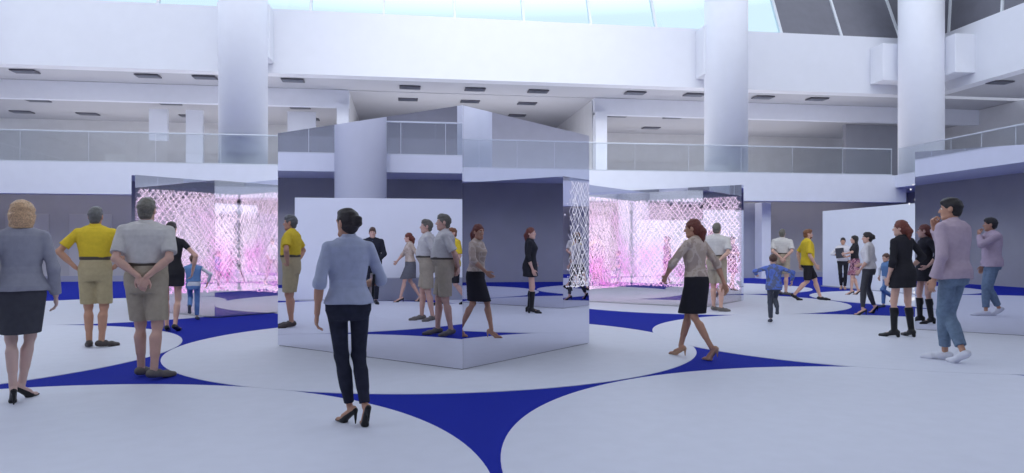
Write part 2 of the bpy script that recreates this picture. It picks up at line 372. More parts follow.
def light_net(parent, o, u, nrm, L, seed, m, layers, cell, z0=.45, z1=2.72, rad=.0085, x_in=.03):
    """criss-crossing glowing strands stretched in front of a mirrored face; one mesh"""
    rnd = random.Random(seed)
    V, F = [], []
    def tube(pts, r):
        base = len(V); pts = [Vector(p) for p in pts]
        n_ = Vector((nrm[0], nrm[1], 0))
        for i, p in enumerate(pts):
            t = (pts[min(i + 1, len(pts) - 1)] - pts[max(i - 1, 0)]).normalized(); s = t.cross(n_)
            V.extend([tuple(p + s * r), tuple(p + n_ * r), tuple(p - s * r), tuple(p - n_ * r)])
        for i in range(len(pts) - 1):
            for k in range(4):
                F.append((base + 4 * i + k, base + 4 * i + (k + 1) % 4, base + 4 * i + 4 + (k + 1) % 4, base + 4 * i + 4 + k))
    x0, x1 = x_in, L - .03
    for ly in range(layers):
        off = .02 + .045 * ly; ph = rnd.uniform(0, cell)
        slope = .78 + .1 * ly
        for sgn in (1, -1):
            k = -8.0
            s = x0 - 3.2 + ph
            while s < x1 + 3.2:
                run = []; w = rnd.uniform(.012, .03); p0 = rnd.uniform(0, 6.28); q = rnd.uniform(5, 8)
                for i in range(25):
                    z = z0 + (z1 - z0) * i / 24
                    x = s + sgn * (z - 1.6) * slope + w * math.sin(q * z + p0)
                    d = off + .02 * math.sin(9 * z + p0 * 2 + s)
                    if x0 <= x <= x1: run.append((o[0] + u[0] * x + nrm[0] * d, o[1] + u[1] * x + nrm[1] * d, z))
                    else:
                        if len(run) > 1: tube(run, rad * rnd.uniform(.7, 1.25))
                        run = []
                if len(run) > 1: tube(run, rad * rnd.uniform(.7, 1.25))
                s += cell * rnd.uniform(.8, 1.2)
    # small bright lamps at the knots, denser toward the foot of the net
    for i in range(int(130 * layers)):
        z = z0 + (z1 - z0) * rnd.random() ** 2.2; x = rnd.uniform(x0, x1); r = rnd.uniform(.010, .027); d = .03 + rnd.random() * .1
        c = (o[0] + u[0] * x + nrm[0] * d, o[1] + u[1] * x + nrm[1] * d, z); b = len(V)
        V.extend([(c[0] + r, c[1], z), (c[0], c[1] + r, z), (c[0] - r, c[1], z), (c[0], c[1] - r, z), (c[0], c[1], z + r), (c[0], c[1], z - r)])
        for k in range(4): F.append((b + k, b + (k + 1) % 4, b + 4)); F.append((b + (k + 1) % 4, b + k, b + 5))
    me = bpy.data.meshes.new('light_net'); me.from_pydata(V, [], F); me.update()
    return link('light_net', me, m, parent)

def mirror_box(corner, label, lit=None, net=False, LL=3.09, LR=2.56):
    """square-plan box of mirror glass; a lit one has one-way mirrors in front and light nets on its two mirrored rear walls"""
    cx, cy = corner
    root = empty('mirror_box', (cx, cy, 0)); T = .15
    P = lambda a, b: (EL[0] * a + ER[0] * b, EL[1] * a + ER[1] * b)
    quad = lambda a0, a1, b0, b1: [P(a0, b0), P(a1, b0), P(a1, b1), P(a0, b1)]
    nE, nL = (-EL[0], -EL[1]), (-ER[0], -ER[1])
    MB().prism(quad(.012, LL - .012, .012, LR - .012), 2, 0, .012).build('plinth_joint', M['frame'], root)
    if lit is None:
        MB().prism(quad(.03, LL - .03, .03, LR - .03), 2, .012, MH - .004).build('body', M['mirror_back'], root)
        for q in (quad(0, LL, 0, .012), quad(0, .012, .014, LR), quad(LL - .012, LL, .014, LR), quad(.014, LL - .014, LR - .012, LR)):
            MB().prism(q, 2, .012, MH).build('mirror_panel', M['mirror'], root)
        if net: light_net(root, P(LL, 0), ER, EL, LR, 7, M['net_white'], 1, .17, x_in=.25, rad=.0055)
    else:
        MB().prism(quad(LL - T, LL, 0, LR), 2, .012, MH).build('mirror_wall', M['mirror'], root)
        MB().prism(quad(0, LL - T, LR - T, LR), 2, .012, MH).build('mirror_wall', M['mirror'], root)
        MB().prism(quad(0, LL - T, 0, .012), 2, .012, 2.53).build('one_way_panel', M['one_way'], root)
        MB().prism(quad(0, .012, .012, LR - T), 2, .012, 2.53).build('one_way_panel', M['one_way'], root)
        MB().prism(quad(.012, LL - T, .012, LR - T), 2, .012, .03).build('box_floor', M['inner'], root)
        light_net(root, P(LL - T, 0), ER, nE, LR - T, lit, M['net_pink'], 1, .118, .3, 2.52, .0095)
        light_net(root, P(0, LR - T), EL, nL, LL - T, lit + 1, M['net_pink'], 1, .118, .3, 2.52, .0095)
    return tag(root, label, 'mirror box')
mirror_box(ground(462.3, 370.3), 'large plain mirror box in the middle, corner turned to the viewer', LL=3.18, LR=2.63)
mirror_box(ground(214.6, 318.2), 'mirror box at left filled with glowing pink criss-cross lights, behind the polo shirt man', 3)
mirror_box(ground(703, 308), 'mirror box right of centre filled with glowing pink criss-cross lights, behind the beige top woman', 5)
_m = ground(915, 329.7)
mirror_box((_m[0] - EL[0] * LL, _m[1] - EL[1] * LL), 'plain mirror box at the right edge, behind the man in the mauve sweatshirt', None, True)

# free-standing white boards
def board(label, x, y0, y1, plinth=None):
    o = empty('partition_board', (x, (y0 + y1) / 2, 0)); h = (y1 - y0) / 2
    MB().box(-.05, .05, -h, h, .02, 2.5).build('panel', M['board'], o, bevel=.008)
    MB().box(-.12, .12, -h + .02, h - .02, 0, .03).build('base_plate', M['plinth'], o)
    if plinth: MB().box(.06, .35, -h, -h + plinth, 0, .55).build('ledge', M['plinth'], o, bevel=.01)
    return tag(o, label, 'partition')
board('tall white partition board at right behind the woman with the laptop', 13.9, 16.6, 22.4)
board('tall white partition board with grey ledge behind the suited man in the mirror', -9.9, 4.6, 10.9, 4.4)

# ------------------------------------------------------------------ people: implicit surfaces meshed with surface nets
F32 = np.float32
class Shape:
    """a solid made by smoothly joining tapered capsules, ellipsoids and stacked ellipse sections"""
    def __init__(s): s.p = []
    def rc(s, a, b, ra, rb, k=.02, clip=None): s.p.append(('rc', np.array(a, F32), np.array(b, F32), ra, rb, k, clip)); return s
    def el(s, c, r, R=None, k=.02, clip=None, sub=False):
        s.p.append(('el', np.array(c, F32), np.array(r, F32), np.eye(3, dtype=F32) if R is None else np.array(R, F32), k, clip, sub)); return s
    def st(s, o, R, rows, k=.02, clip=None):
        """rows: z, half width, half depth, centre y (optional centre x) in the frame R (columns = axes) at o"""
        s.p.append(('st', np.array(o, F32), np.array(R, F32), np.array([tuple(r) + (0,) * (5 - len(r)) for r in rows], F32), k, clip)); return s
    def bounds(s, q):
        if q[0] == 'rc': r = max(q[3], q[4]); return np.minimum(q[1], q[2]) - r, np.maximum(q[1], q[2]) + r
        if q[0] == 'el':
            e = np.sqrt(((q[3] * q[2]) ** 2).sum(1)); return q[1] - e, q[1] + e
        rows = q[3]; pts = []
        for z, w, d, cy, cx in rows:
            for sx in (-1, 1):
                for sy in (-1, 1): pts.append(q[1] + q[2] @ np.array((cx + sx * w, cy + sy * d, z), F32))
        pts = np.array(pts); return pts.min(0), pts.max(0)
    def mesh(s, name, h, rough=0.0, freq=14.0, seed=1, clip=None):
        B = [s.bounds(q) for q in s.p if not (q[0] == 'el' and q[6])]
        lo = np.min([b[0] for b in B], 0) - 3 * h; hi = np.max([b[1] for b in B], 0) + 3 * h
        n = np.ceil((hi - lo) / h).astype(int) + 1
        ax = [(lo[i] + h * np.arange(n[i])).astype(F32) for i in range(3)]
        D = np.full(n, .09, F32)
        for q in s.p:
            k = q[4] if q[0] in ('el', 'st') else q[5]; clp = q[5] if q[0] in ('el', 'st') else q[6]
            a, b = s.bounds(q); pad = k + .03
            i0 = np.clip(np.floor((a - pad - lo) / h).astype(int), 0, n); i1 = np.clip(np.ceil((b + pad - lo) / h).astype(int) + 1, 0, n)
            if (i1 <= i0).any(): continue
            X = ax[0][i0[0]:i1[0], None, None]; Y = ax[1][None, i0[1]:i1[1], None]; Z = ax[2][None, None, i0[2]:i1[2]]
            if q[0] == 'rc':
                ba = q[2] - q[1]; L2 = float(ba @ ba) + 1e-12
                px, py, pz = X - q[1][0], Y - q[1][1], Z - q[1][2]
                t = np.clip((px * ba[0] + py * ba[1] + pz * ba[2]) / L2, 0, 1)
                d = np.sqrt((px - t * ba[0]) ** 2 + (py - t * ba[1]) ** 2 + (pz - t * ba[2]) ** 2) - (q[3] + (q[4] - q[3]) * t)
            elif q[0] == 'el':
                px, py, pz = X - q[1][0], Y - q[1][1], Z - q[1][2]; Rm = q[3]
                u = [px * Rm[0, j] + py * Rm[1, j] + pz * Rm[2, j] for j in range(3)]
                k0 = np.sqrt(sum((u[j] / q[2][j]) ** 2 for j in range(3))); k1 = np.sqrt(sum((u[j] / q[2][j] ** 2) ** 2 for j in range(3))) + 1e-9
                d = k0 * (k0 - 1) / k1
            else:
                px, py, pz = X - q[1][0], Y - q[1][1], Z - q[1][2]; Rm = q[2]; T = q[3]
                u = [px * Rm[0, j] + py * Rm[1, j] + pz * Rm[2, j] for j in range(3)]
                w = np.interp(u[2], T[:, 0], T[:, 1]); e = np.interp(u[2], T[:, 0], T[:, 2]); cy = np.interp(u[2], T[:, 0], T[:, 3]); cx = np.interp(u[2], T[:, 0], T[:, 4])
                xx = (u[0] - cx); yy = (u[1] - cy)
                k0 = np.sqrt((xx / w) ** 2 + (yy / e) ** 2); k1 = np.sqrt((xx / w ** 2) ** 2 + (yy / e ** 2) ** 2) + 1e-9
                d = np.maximum(k0 * (k0 - 1) / k1, np.maximum(u[2] - T[-1, 0], T[0, 0] - u[2]))
            if clp:
                for c, nn in clp: d = np.maximum(d, (X - c[0]) * nn[0] + (Y - c[1]) * nn[1] + (Z - c[2]) * nn[2])
            sl = tuple(slice(i0[i], i1[i]) for i in range(3)); g = D[sl]; d = d.astype(F32)
            if q[0] == 'el' and q[6]:
                hh = np.clip(.5 - .5 * (g + d) / k, 0, 1); D[sl] = g + (-d - g) * hh + k * hh * (1 - hh)
            else:
                hh = np.maximum(k - np.abs(g - d), 0) / k; D[sl] = np.minimum(g, d) - hh * hh * k * .25
        if rough:
            rs = np.random.RandomState(seed); X = ax[0][:, None, None]; Y = ax[1][None, :, None]; Z = ax[2][None, None, :]
            N = 0
            for i in range(5):
                v = rs.normal(size=3); v = v / np.linalg.norm(v) * freq * (1 + .5 * i); N = N + np.sin(X * v[0] + Y * v[1] + Z * v[2] + rs.uniform(0, 6.28)) / (1 + .4 * i)
            D = D + (N * rough * .4).astype(F32)
        if clip:
            X = ax[0][:, None, None]; Y = ax[1][None, :, None]; Z = ax[2][None, None, :]
            for c, nn in clip: D = np.maximum(D, ((X - c[0]) * nn[0] + (Y - c[1]) * nn[1] + (Z - c[2]) * nn[2]).astype(F32))
        return surface_net(name, D, lo, h)

def surface_net(name, D, lo, h):
    S = D < 0; n = D.shape
    idx = np.zeros(tuple(k - 1 for k in n), np.int8)
    cor = [(i, j, k) for i in (0, 1) for j in (0, 1) for k in (0, 1)]
    sl = lambda c: tuple(slice(c[a], n[a] - 1 + c[a]) for a in range(3))
    for c in cor: idx += S[sl(c)]
    act = (idx > 0) & (idx < 8); I = np.argwhere(act)
    vid = np.full(act.shape, -1, np.int32); vid[act] = np.arange(len(I))
    val = {c: D[I[:, 0] + c[0], I[:, 1] + c[1], I[:, 2] + c[2]] for c in cor}
    P = np.zeros((len(I), 3)); W_ = np.zeros(len(I))
    for a in range(3):
        for c in cor:
            if c[a]: continue
            e = list(c); e[a] = 1; e = tuple(e); va, vb = val[c], val[e]; m = (va < 0) != (vb < 0)
            t = np.where(m, va / np.where(m, va - vb, 1), 0)
            for b in range(3): P[:, b] += np.where(m, c[b] + (t if b == a else 0), 0)
            W_ += m
    P = (P / W_[:, None] + I) * h + lo
    quads = []
    for a in range(3):
        b, c = (a + 1) % 3, (a + 2) % 3
        s0 = [slice(1, n[i] - 1) for i in range(3)]; s1 = list(s0); s0[a] = slice(0, n[a] - 1); s1[a] = slice(1, n[a])
        A, Bv = S[tuple(s0)], S[tuple(s1)]; E = np.argwhere(A != Bv); fl = A[E[:, 0], E[:, 1], E[:, 2]]
        off = [1, 1, 1]; off[a] = 0; E = E + off
        def v(db, dc):
            q = E.copy(); q[:, b] -= db; q[:, c] -= dc; return vid[q[:, 0], q[:, 1], q[:, 2]]
        Q = np.stack([v(1, 1), v(0, 1), v(0, 0), v(1, 0)], 1)
        Q[~fl] = Q[~fl][:, ::-1]; quads.append(Q)
    Q = np.concatenate(quads); Q = Q[(Q >= 0).all(1)]
    me = bpy.data.meshes.new(name); me.vertices.add(len(P)); me.vertices.foreach_set('co', P.astype(F32).ravel())
    me.loops.add(Q.size); me.loops.foreach_set('vertex_index', Q.astype(np.int32).ravel())
    me.polygons.add(len(Q)); me.polygons.foreach_set('loop_start', np.arange(0, Q.size, 4, dtype=np.int32))
    me.update(calc_edges=True); me.polygons.foreach_set('use_smooth', np.ones(len(Q), bool)); me.validate()
    return me

def nz(v): v = np.array(v, float); return v / (np.linalg.norm(v) + 1e-9)
def rot(axis, deg):
    a = math.radians(deg); c, s_ = math.cos(a), math.sin(a)
    return np.array({'x': ((1, 0, 0), (0, c, -s_), (0, s_, c)), 'y': ((c, 0, s_), (0, 1, 0), (-s_, 0, c)), 'z': ((c, -s_, 0), (s_, c, 0), (0, 0, 1))}[axis])
def two_bone(a, b, la, lb, pole):
    """middle joint of a limb from a to b bending toward the pole; also the reachable end"""
    a, b = np.array(a, float), np.array(b, float); d = b - a; L = np.linalg.norm(d); mx = (la + lb) * .998
    if L > mx: b = a + d / L * mx; d = b - a; L = mx
    x = (la * la - lb * lb + L * L) / (2 * L); y = math.sqrt(max(la * la - x * x, 0)); u = d / L
    p = np.array(pole, float); p = nz(p - u * (p @ u))
    return a + u * x + p * y, b

class Fig:
    """joints of one posed figure, standing at the origin and facing +Y; x is the figure's right"""
    def __init__(s, h, sex, feet, arms, head=(0, 0), lean=(0, 0), turn=0, child=False, heels=False, belly=0.0, sway=0.0, build=1.0):
        s.h, s.sex, s.child, s.heels, s.belly, s.bw = h, sex, child, heels, belly, build
        m = sex == 'm'
        s.u = u = h / 1.75
        s.hw = h * (.050 if m else .054)                                  # hip joints
        s.sw = h * (.110 if m else .095) * (1.0 if not child else .88) * build
        leg = .47 if child else .49
        s.th, s.sh_ = h * leg * .505, h * leg * .495
        s.R = rot('z', -turn) @ rot('x', -lean[0]) @ rot('y', lean[1])
        s.feet = {}
        pz = []
        for sd, f in feet.items():
            x, y, yaw, pitch, lift = f
            p = math.radians(pitch); dr = np.array((math.sin(math.radians(yaw)), math.cos(math.radians(yaw)), 0))
            fl = h * .148                                                   # foot length
            ball = np.array((x, y, lift)) + dr * fl * .18
            fd = dr * math.cos(p) + np.array((0, 0, -math.sin(p))); up = np.array((0, 0, 1)) * math.cos(p) + dr * math.sin(p)
            ank = ball + np.array((0, 0, .010 * u)) - fd * fl * .50 + up * h * .040
            s.feet[sd] = dict(ball=ball, dr=dr, fd=fd, up=up, ank=ank, fl=fl, pitch=pitch)
        cx = np.mean([f['ank'][0] for f in s.feet.values()]) + sway; cy = np.mean([f['ank'][1] for f in s.feet.values()])
        for sd, f in s.feet.items():
            hx = cx + (s.hw if sd == 'R' else -s.hw); dx = f['ank'][0] - hx; dy = f['ank'][1] - cy
            pz.append(f['ank'][2] + math.sqrt(max(((s.th + s.sh_) * .997) ** 2 - dx * dx - dy * dy, .01)))
        s.pel = np.array((cx, cy + .0, min(pz)))
        for sd, f in s.feet.items():
            sg = 1 if sd == 'R' else -1
            f['hip'] = s.pel + rot('z', -turn * .5) @ np.array((sg * s.hw, 0, 0))
            f['knee'], f['ank'] = two_bone(f['hip'], f['ank'], s.th, s.sh_, nz(f['dr'] + np.array((0, 1, 0.0)) + np.array((0, 0, .2))))
        tl = h * (.27 if child else .285)
        s.tl = tl
        s.neck = s.pel + s.R @ np.array((0, -.005 * u, tl + h * .028))
        s.arm = {}
        au, af = h * .168, h * .146
        for sd, (wr, pole, *hd) in arms.items():
            sg = 1 if sd == 'R' else -1
            shd = s.pel + s.R @ np.array((sg * s.sw, -.006 * u, tl - h * .026))
            w = s.pel + s.R @ (np.array(wr, float) * h)
            el, w = two_bone(shd, w, au, af, s.R @ np.array(pole, float))
            fd = nz(w - el) if not hd or hd[0] is None else nz(s.R @ np.array(hd[0], float))
            pn = s.R @ np.array(hd[1], float) if len(hd) > 1 else s.R @ np.array((-sg, 0, 0.0))
            pn = nz(pn - fd * (pn @ fd)); curl = hd[2] if len(hd) > 2 else 25
            s.arm[sd] = dict(sh=shd, el=el, wr=w, fd=fd, pn=pn, curl=curl, sg=sg)
        s.hs = (.150 if child else .132) * h / .232                         # head scale
        s.HR = s.R @ rot('z', -head[0]) @ rot('x', head[1])
        s.hc = s.neck + (s.R @ np.array((0, .010 * u, .0))) + s.HR @ np.array((0, .012, .098)) * s.hs
    # frames / helpers
    def H(s, *p): return s.hc + s.HR @ (np.array(p, float) * s.hs)
    def rows(s, z0, z1, inf=0.0, ext=0.0, hem=None):
        """ellipse sections of the trunk, z measured from the hip joints, inflated by inf"""
        h = s.h; tl = s.tl; b = s.bw
        if s.sex == 'm':
            T = [(-.075, .085, .062, 0), (-.03, .093, .068, -.003), (.02, .094, .068, -.003), (.07, .086, .061 + .6 * s.belly, .004 + .3 * s.belly), (.13, .089, .063 + .5 * s.belly, .004 + .2 * s.belly), (.19, .101, .069, .002), (.235, .106, .066, -.001), (.265, .098, .054, -.006), (.285, .070, .040, -.008), (.305, .038, .034, -.004)]
        else:
            T = [(-.075, .090, .062, 0), (-.03, .100, .070, -.006), (.015, .098, .068, -.006), (.075, .077, .053, 0), (.11, .072, .050, .003), (.16, .080, .058, .006), (.20, .086, .066, .010), (.235, .088, .056, .002), (.262, .083, .046, -.004), (.285, .058, .034, -.006), (.305, .031, .030, -.003)]
        if s.child: T = [(z, w * .98 if z < .1 else w * .90, d * 1.05, c) for z, w, d, c in T]
        k = tl / (.285 * h)
        T = np.array([(z * h * (k if z > 0 else 1), w * h * b, d * h * b, c * h) for z, w, d, c in T])
        zs = np.unique(np.concatenate([T[:, 0][(T[:, 0] > z0) & (T[:, 0] < z1)], [z0, z1]]))
        out = [[z] + [float(np.interp(z, T[:, 0], T[:, i])) for i in (1, 2, 3)] for z in zs]
        return [(z, w + inf, d + inf, c) for z, w, d, c in out]
    def body(s, vox, lt=.90, lc=1.0, la=1.0):
        h, u = s.h, s.u; S = Shape(); m = s.sex == 'm'; g = 1 if m else .92
        ch = .9 if s.child else 1
        S.st(s.pel, s.R, [(z, w - .008 * u * (z < .27 * h) - .006 * u * (z < .09 * h), d - .008 * u * (z < .27 * h) - .006 * u * (z < .09 * h), c) for z, w, d, c in s.rows(-.035 * h, .300 * h * s.tl / (.285 * h))], k=.02 * u)
        S.rc(s.neck - s.R @ np.array((0, 0, .03)) * u, s.H(0, -.012, -.06), .052 * u * g * ch, .050 * s.hs * g, k=.02 * u)
        for sd, f in s.feet.items():
            hp = f['hip'] + np.array((0, 0, -.01)) * u
            S.rc(hp, f['knee'], .080 * u * g * ch * lt, .053 * u * g * ch * min(1, lt + .1), k=.015 * u)
            calf = f['knee'] + (f['ank'] - f['knee']) * .30; bk = nz(np.cross(np.cross(f['ank'] - f['knee'], f['dr']), f['ank'] - f['knee'])) * .014 * u
            S.rc(f['knee'], f['ank'], .046 * u * g * ch * lc, .034 * u * g * ch * lc, k=.02 * u)
            S.rc(calf - bk, f['knee'] + (f['ank'] - f['knee']) * .62 - bk * .3, .050 * u * g * ch * lc, .036 * u * g * ch * lc, k=.03 * u)
            heel = f['ank'] - f['up'] * h * .022 - f['fd'] * f['fl'] * .12
            S.rc(heel, f['ank'] + f['fd'] * f['fl'] * .42 - f['up'] * h * .022, .028 * u, .024 * u, k=.02 * u)
            S.rc(f['ball'] + np.array((0, 0, .022)) * u, f['ball'] + f['dr'] * f['fl'] * .25 + np.array((0, 0, .018)) * u, .026 * u, .018 * u, k=.015 * u)
        for sd, a in s.arm.items():
            S.rc(s.neck - s.R @ np.array((0, .004, .040)) * u, a['sh'] - s.R @ np.array((a['sg'] * .02, 0, 0)) * u, .038 * u * g * ch, .034 * u * g * ch, k=.02 * u)
            S.rc(a['sh'], a['el'], .040 * u * g * ch * la, .035 * u * g * ch * la, k=.03 * u)
            fm = a['el'] + (a['wr'] - a['el']) * .25
            S.rc(a['el'], a['wr'], .034 * u * g * ch * la, .025 * u * g * ch, k=.02 * u)
            S.rc(fm, a['el'] + (a['wr'] - a['el']) * .5, .038 * u * g * ch * la, .033 * u * g * ch * la, k=.02 * u)
            s.hand(S, a)
        # head
        q = s.hs; E = lambda c, r, k=.02, sub=False: S.el(s.H(*c), np.array(r) * q, s.HR, k * q, None, sub)
        E((0, -.012, .028), (.073, .094, .086)); E((0, .020, -.030), (.057, .066, .078), .03)
        S.rc(s.H(-.018, .062, -.088), s.H(.018, .062, -.088), .021 * q, .021 * q, k=.025 * q)
        S.rc(s.H(-.04, .006, -.066), s.H(-.015, .058, -.088), .020 * q, .016 * q, k=.02 * q); S.rc(s.H(.04, .006, -.066), s.H(.015, .058, -.088), .020 * q, .016 * q, k=.02 * q)
        E((-.031, .094, .009), (.016, .015, .0085), .008, True); E((.031, .094, .009), (.016, .015, .0085), .008, True)
        S.rc(s.H(-.042, .066, .026), s.H(.042, .066, .026), .012 * q, .012 * q, k=.012 * q)
        S.rc(s.H(0, .080, .016), s.H(0, .104, -.022), .008 * q, .012 * q, k=.010 * q); S.rc(s.H(-.011, .090, -.026), s.H(.011, .090, -.026), .009 * q, .009 * q, k=.008 * q)
        E((0, .084, -.050), (.022, .010, .007), .006); E((0, .082, -.061), (.019, .010, .008), .006)
        for sg in (-1, 1): E((sg * .073, -.008, -.004), (.010, .021, .033), .008)
        return S.mesh('body', vox)
    def hand(s, S, a, k=.008):
        u = s.h / 1.75 * (1.05 if s.child else 1.0); d, n = a['fd'], a['pn']; t = np.cross(d, n) * a['sg']   # t: toward the thumb side
        R = np.stack([t, d, n], 1); w = a['wr']
        S.el(w + d * .052 * u, np.array((.038, .052, .017)) * u, R, .012 * u)
        c1 = math.radians(a['curl'])
        for i, (o, L) in enumerate(((.028, .072), (.010, .080), (-.009, .074), (-.026, .058))):
            b = w + d * (.094 - .004 * abs(i - 1)) * u + t * o * u; c = c1 * (1 + .12 * i)
            d1 = d * math.cos(c) + n * math.sin(c) + t * (.5 - i / 3) * .12; d2 = d * math.cos(2.1 * c) + n * math.sin(2.1 * c)
            m_ = b + d1 * L * .5 * u; S.rc(b, m_, .0088 * u, .0080 * u, k * u); S.rc(m_, m_ + d2 * L * .5 * u, .0080 * u, .0065 * u, .005 * u)
        b = w + d * .030 * u + t * .032 * u; m_ = b + nz(d * .75 + t * .62 + n * .25) * .040 * u
        S.rc(b, m_, .0125 * u, .0100 * u, .012 * u); S.rc(m_, m_ + nz(d * .95 + t * .2 + n * .3) * .032 * u, .0098 * u, .0075 * u, .005 * u)
    # clothing
    def sleeve(s, S, a, r0, r1, end, k=.02):
        """end: 0..1 along the upper arm, 1..2 along the forearm"""
        u = s.u
        if end <= 1:
            e = a['sh'] + (a['el'] - a['sh']) * end; S.rc(a['sh'], a['el'], r0, r1, k * u, [(e, nz(a['el'] - a['sh']))])
        else:
            m_ = r0 + (r1 - r0) * .5; S.rc(a['sh'], a['el'], r0, m_, k * u)
            e = a['el'] + (a['wr'] - a['el']) * (end - 1); S.rc(a['el'], a['wr'], m_, r1, k * u, [(e, nz(a['wr'] - a['el']))])
    def top(s, vox, hem, sleeve, inf=.013, loose=.0, rough=.004, vneck=False, seed=1, skip=(), r1=None, name='shirt', collar=False, flare=0.0):
        """hem: height above the hip joints as a share of the height (negative = below)"""
        h, u = s.h, s.u; S = Shape(); g = (1 if s.sex == 'm' else .92) * (.92 if s.child else 1); inf = inf * u
        rows = s.rows(hem * h, .298 * h * s.tl / (.285 * h), inf)
        rows = [(z, w + (loose + flare * max(0, (.06 * h - z) / (.1 * h))) * u, d + (loose + flare * max(0, (.06 * h - z) / (.1 * h))) * u, c) for z, w, d, c in rows]
        S.st(s.pel, s.R, rows, k=.02 * u)
        hp = s.pel + s.R @ np.array((0, 0, hem * h)); dn = -(s.R @ np.array((0, 0, 1.0)))
        if hem < -.02:
            for f in s.feet.values(): S.rc(f['hip'], f['knee'], .088 * u * g + inf + loose * u, .070 * u * g + inf + loose * u, .03 * u, [(hp, dn)])
        for sd, a in s.arm.items():
            S.rc(s.neck - s.R @ np.array((0, .004, .036)) * u, a['sh'] - s.R @ np.array((a['sg'] * .02, 0, 0)) * u, .049 * u * g + inf * .5, .041 * u * g + inf * .55, .03 * u)
            if sleeve > 0: s.sleeve(S, a, .040 * u * g + inf * .55 + loose * .3 * u, (r1 or (.044 if sleeve <= 1 else .031)) * u * g + inf * .5 + loose * .3 * u, sleeve, .03)
        if collar:
            b = s.neck + s.R @ np.array((0, 0, .002)) * u
            S.rc(b - s.R @ np.array((0, 0, .05)) * u, b + s.R @ np.array((0, -.012, .010)) * u, .064 * u * g, .060 * u * g, .012 * u, [(b + s.R @ np.array((0, -.01, .016)) * u, s.R @ nz((0, -.35, 1.0)))])
        return S.mesh(name, vox, rough * u, 16, seed)
    def trousers(s, vox, waist, end, r_thigh=.090, r_knee=.066, r_end=.050, inf=.008, rough=.004, seed=2, name='trousers', k=.028):
        """end: 0..1 along the thigh (shorts), 1..2 along the shin"""
        h, u = s.h, s.u; S = Shape(); g = (1 if s.sex == 'm' else .94) * (.9 if s.child else 1)
        S.st(s.pel, s.R, [(z, w - (.012 * h if z < -.06 * h else 0), d, c) for z, w, d, c in s.rows(-.072 * h, waist * h, inf * u)], k=.035 * u)
        for f in s.feet.values():
            hp, kn, an = f['hip'], f['knee'], f['ank']
            if end <= 1:
                e = hp + (kn - hp) * end; S.rc(hp, kn, r_thigh * u * g, r_end * u * g, k * u, [(e, nz(kn - hp))])
            else:
                e = kn + (an - kn) * (end - 1); S.rc(hp, kn, r_thigh * u * g, r_knee * u * g, k * u)
                S.rc(kn, an, r_knee * u * g, r_end * u * g, .02 * u, [(e, nz(an - kn))])
                c = kn + (an - kn) * .32 - f['dr'] * .010 * u; S.rc(c, kn + (an - kn) * .6, .054 * u * g, .044 * u * g, .03 * u)
        return S.mesh(name, vox, rough * u, 15, seed)
    def skirt(s, vox, waist, hem, w_hem=.088, d_hem=.075, inf=.010, rough=.003, seed=3, name='skirt'):
        """hem: height above the floor as a share of the height"""
        h, u = s.h, s.u; S = Shape()
        rows = s.rows(-.03 * h, waist * h, inf * u)
        kn = np.mean([f['knee'] for f in s.feet.values()], 0); loc = s.R.T @ (kn - s.pel); spread = abs(np.subtract(*[f['knee'][1] for f in s.feet.values()])) * .5
        zb = hem * h - s.pel[2]
        rows = [(zb, w_hem * h, d_hem * h + spread * .8, loc[1] * .9, loc[0] * .9)] + [r + (0,) for r in rows]
        S.st(s.pel, s.R, rows, k=.02 * u)
        return S.mesh(name, vox, rough * u, 10, seed)
    def shoe(s, vox, f, kind):
        h, u, fl = s.h, s.u, f['fl']; S = Shape(); w = .040 if s.sex == 'm' else .035
        fd, up, dr, an, ball = f['fd'], f['up'], f['dr'], f['ank'], f['ball']; z = np.array((0, 0, 1.0))
        if kind == 'heel':
            s0 = ball + z * .012 * u; toe = ball + dr * fl * .34 + z * .010 * u; hl = an - up * h * .028 - fd * fl * .13
            S.rc(s0 - dr * .01, toe, .030 * u, .010 * u, .012 * u, [(ball, -z)]); S.rc(hl, s0 + z * .006 * u, .026 * u, .028 * u, .015 * u, [(an - up * h * .012, up)])
            sp = np.array((hl[0], hl[1], 0)) - dr * .012 * u + np.array((0, 0, f['ball'][2] + (0 if f['pitch'] < 50 else hl[2] - .1)))
            if hl[2] - sp[2] < .16: S.rc(hl - dr * .012 * u, sp + z * .006, .018 * u, .006 * u, .01 * u)
            else: S.rc(hl - dr * .012 * u, hl - up * .085 * u - fd * .015 * u, .018 * u, .006 * u, .01 * u)
            return S.mesh('shoe', min(vox, .006))
        flat = f['pitch'] < 12
        heel = an - up * h * .016 - fd * fl * .17; mid = ball + z * .022 * u; toe = ball + dr * fl * .30 + z * .016 * u
        cl = [(ball, -z)] if flat else None
        S.rc(heel, mid, .034 * u, w * u, .02 * u, [(an - up * h * .040, -up)]); S.rc(mid, toe, w * u, .026 * u, .02 * u, [(ball, -z)])
        S.rc(an - up * h * .012 - fd * fl * .08, an - up * h * .012 + fd * fl * .16, .036 * u, .034 * u, .02 * u, [(an + up * h * .004, up)])
        if kind == 'boot':
            top = f['knee'] + (an - f['knee']) * .22
            S.rc(f['knee'], an, .060 * u, .042 * u, .02 * u, [(top, nz(f['knee'] - an))]); c = an + (f['knee'] - an) * .6
            S.rc(c - dr * .012 * u, c + (f['knee'] - an) * .15, .054 * u, .054 * u, .02 * u, [(top, nz(f['knee'] - an))])
            S.rc(heel - up * .01 * u, heel - up * .055 * u, .030 * u, .026 * u, .008 * u, [(np.array((0, 0, ball[2] + .002)), -z)])
        return S.mesh('boot' if kind == 'boot' else 'shoe', min(vox, .008))
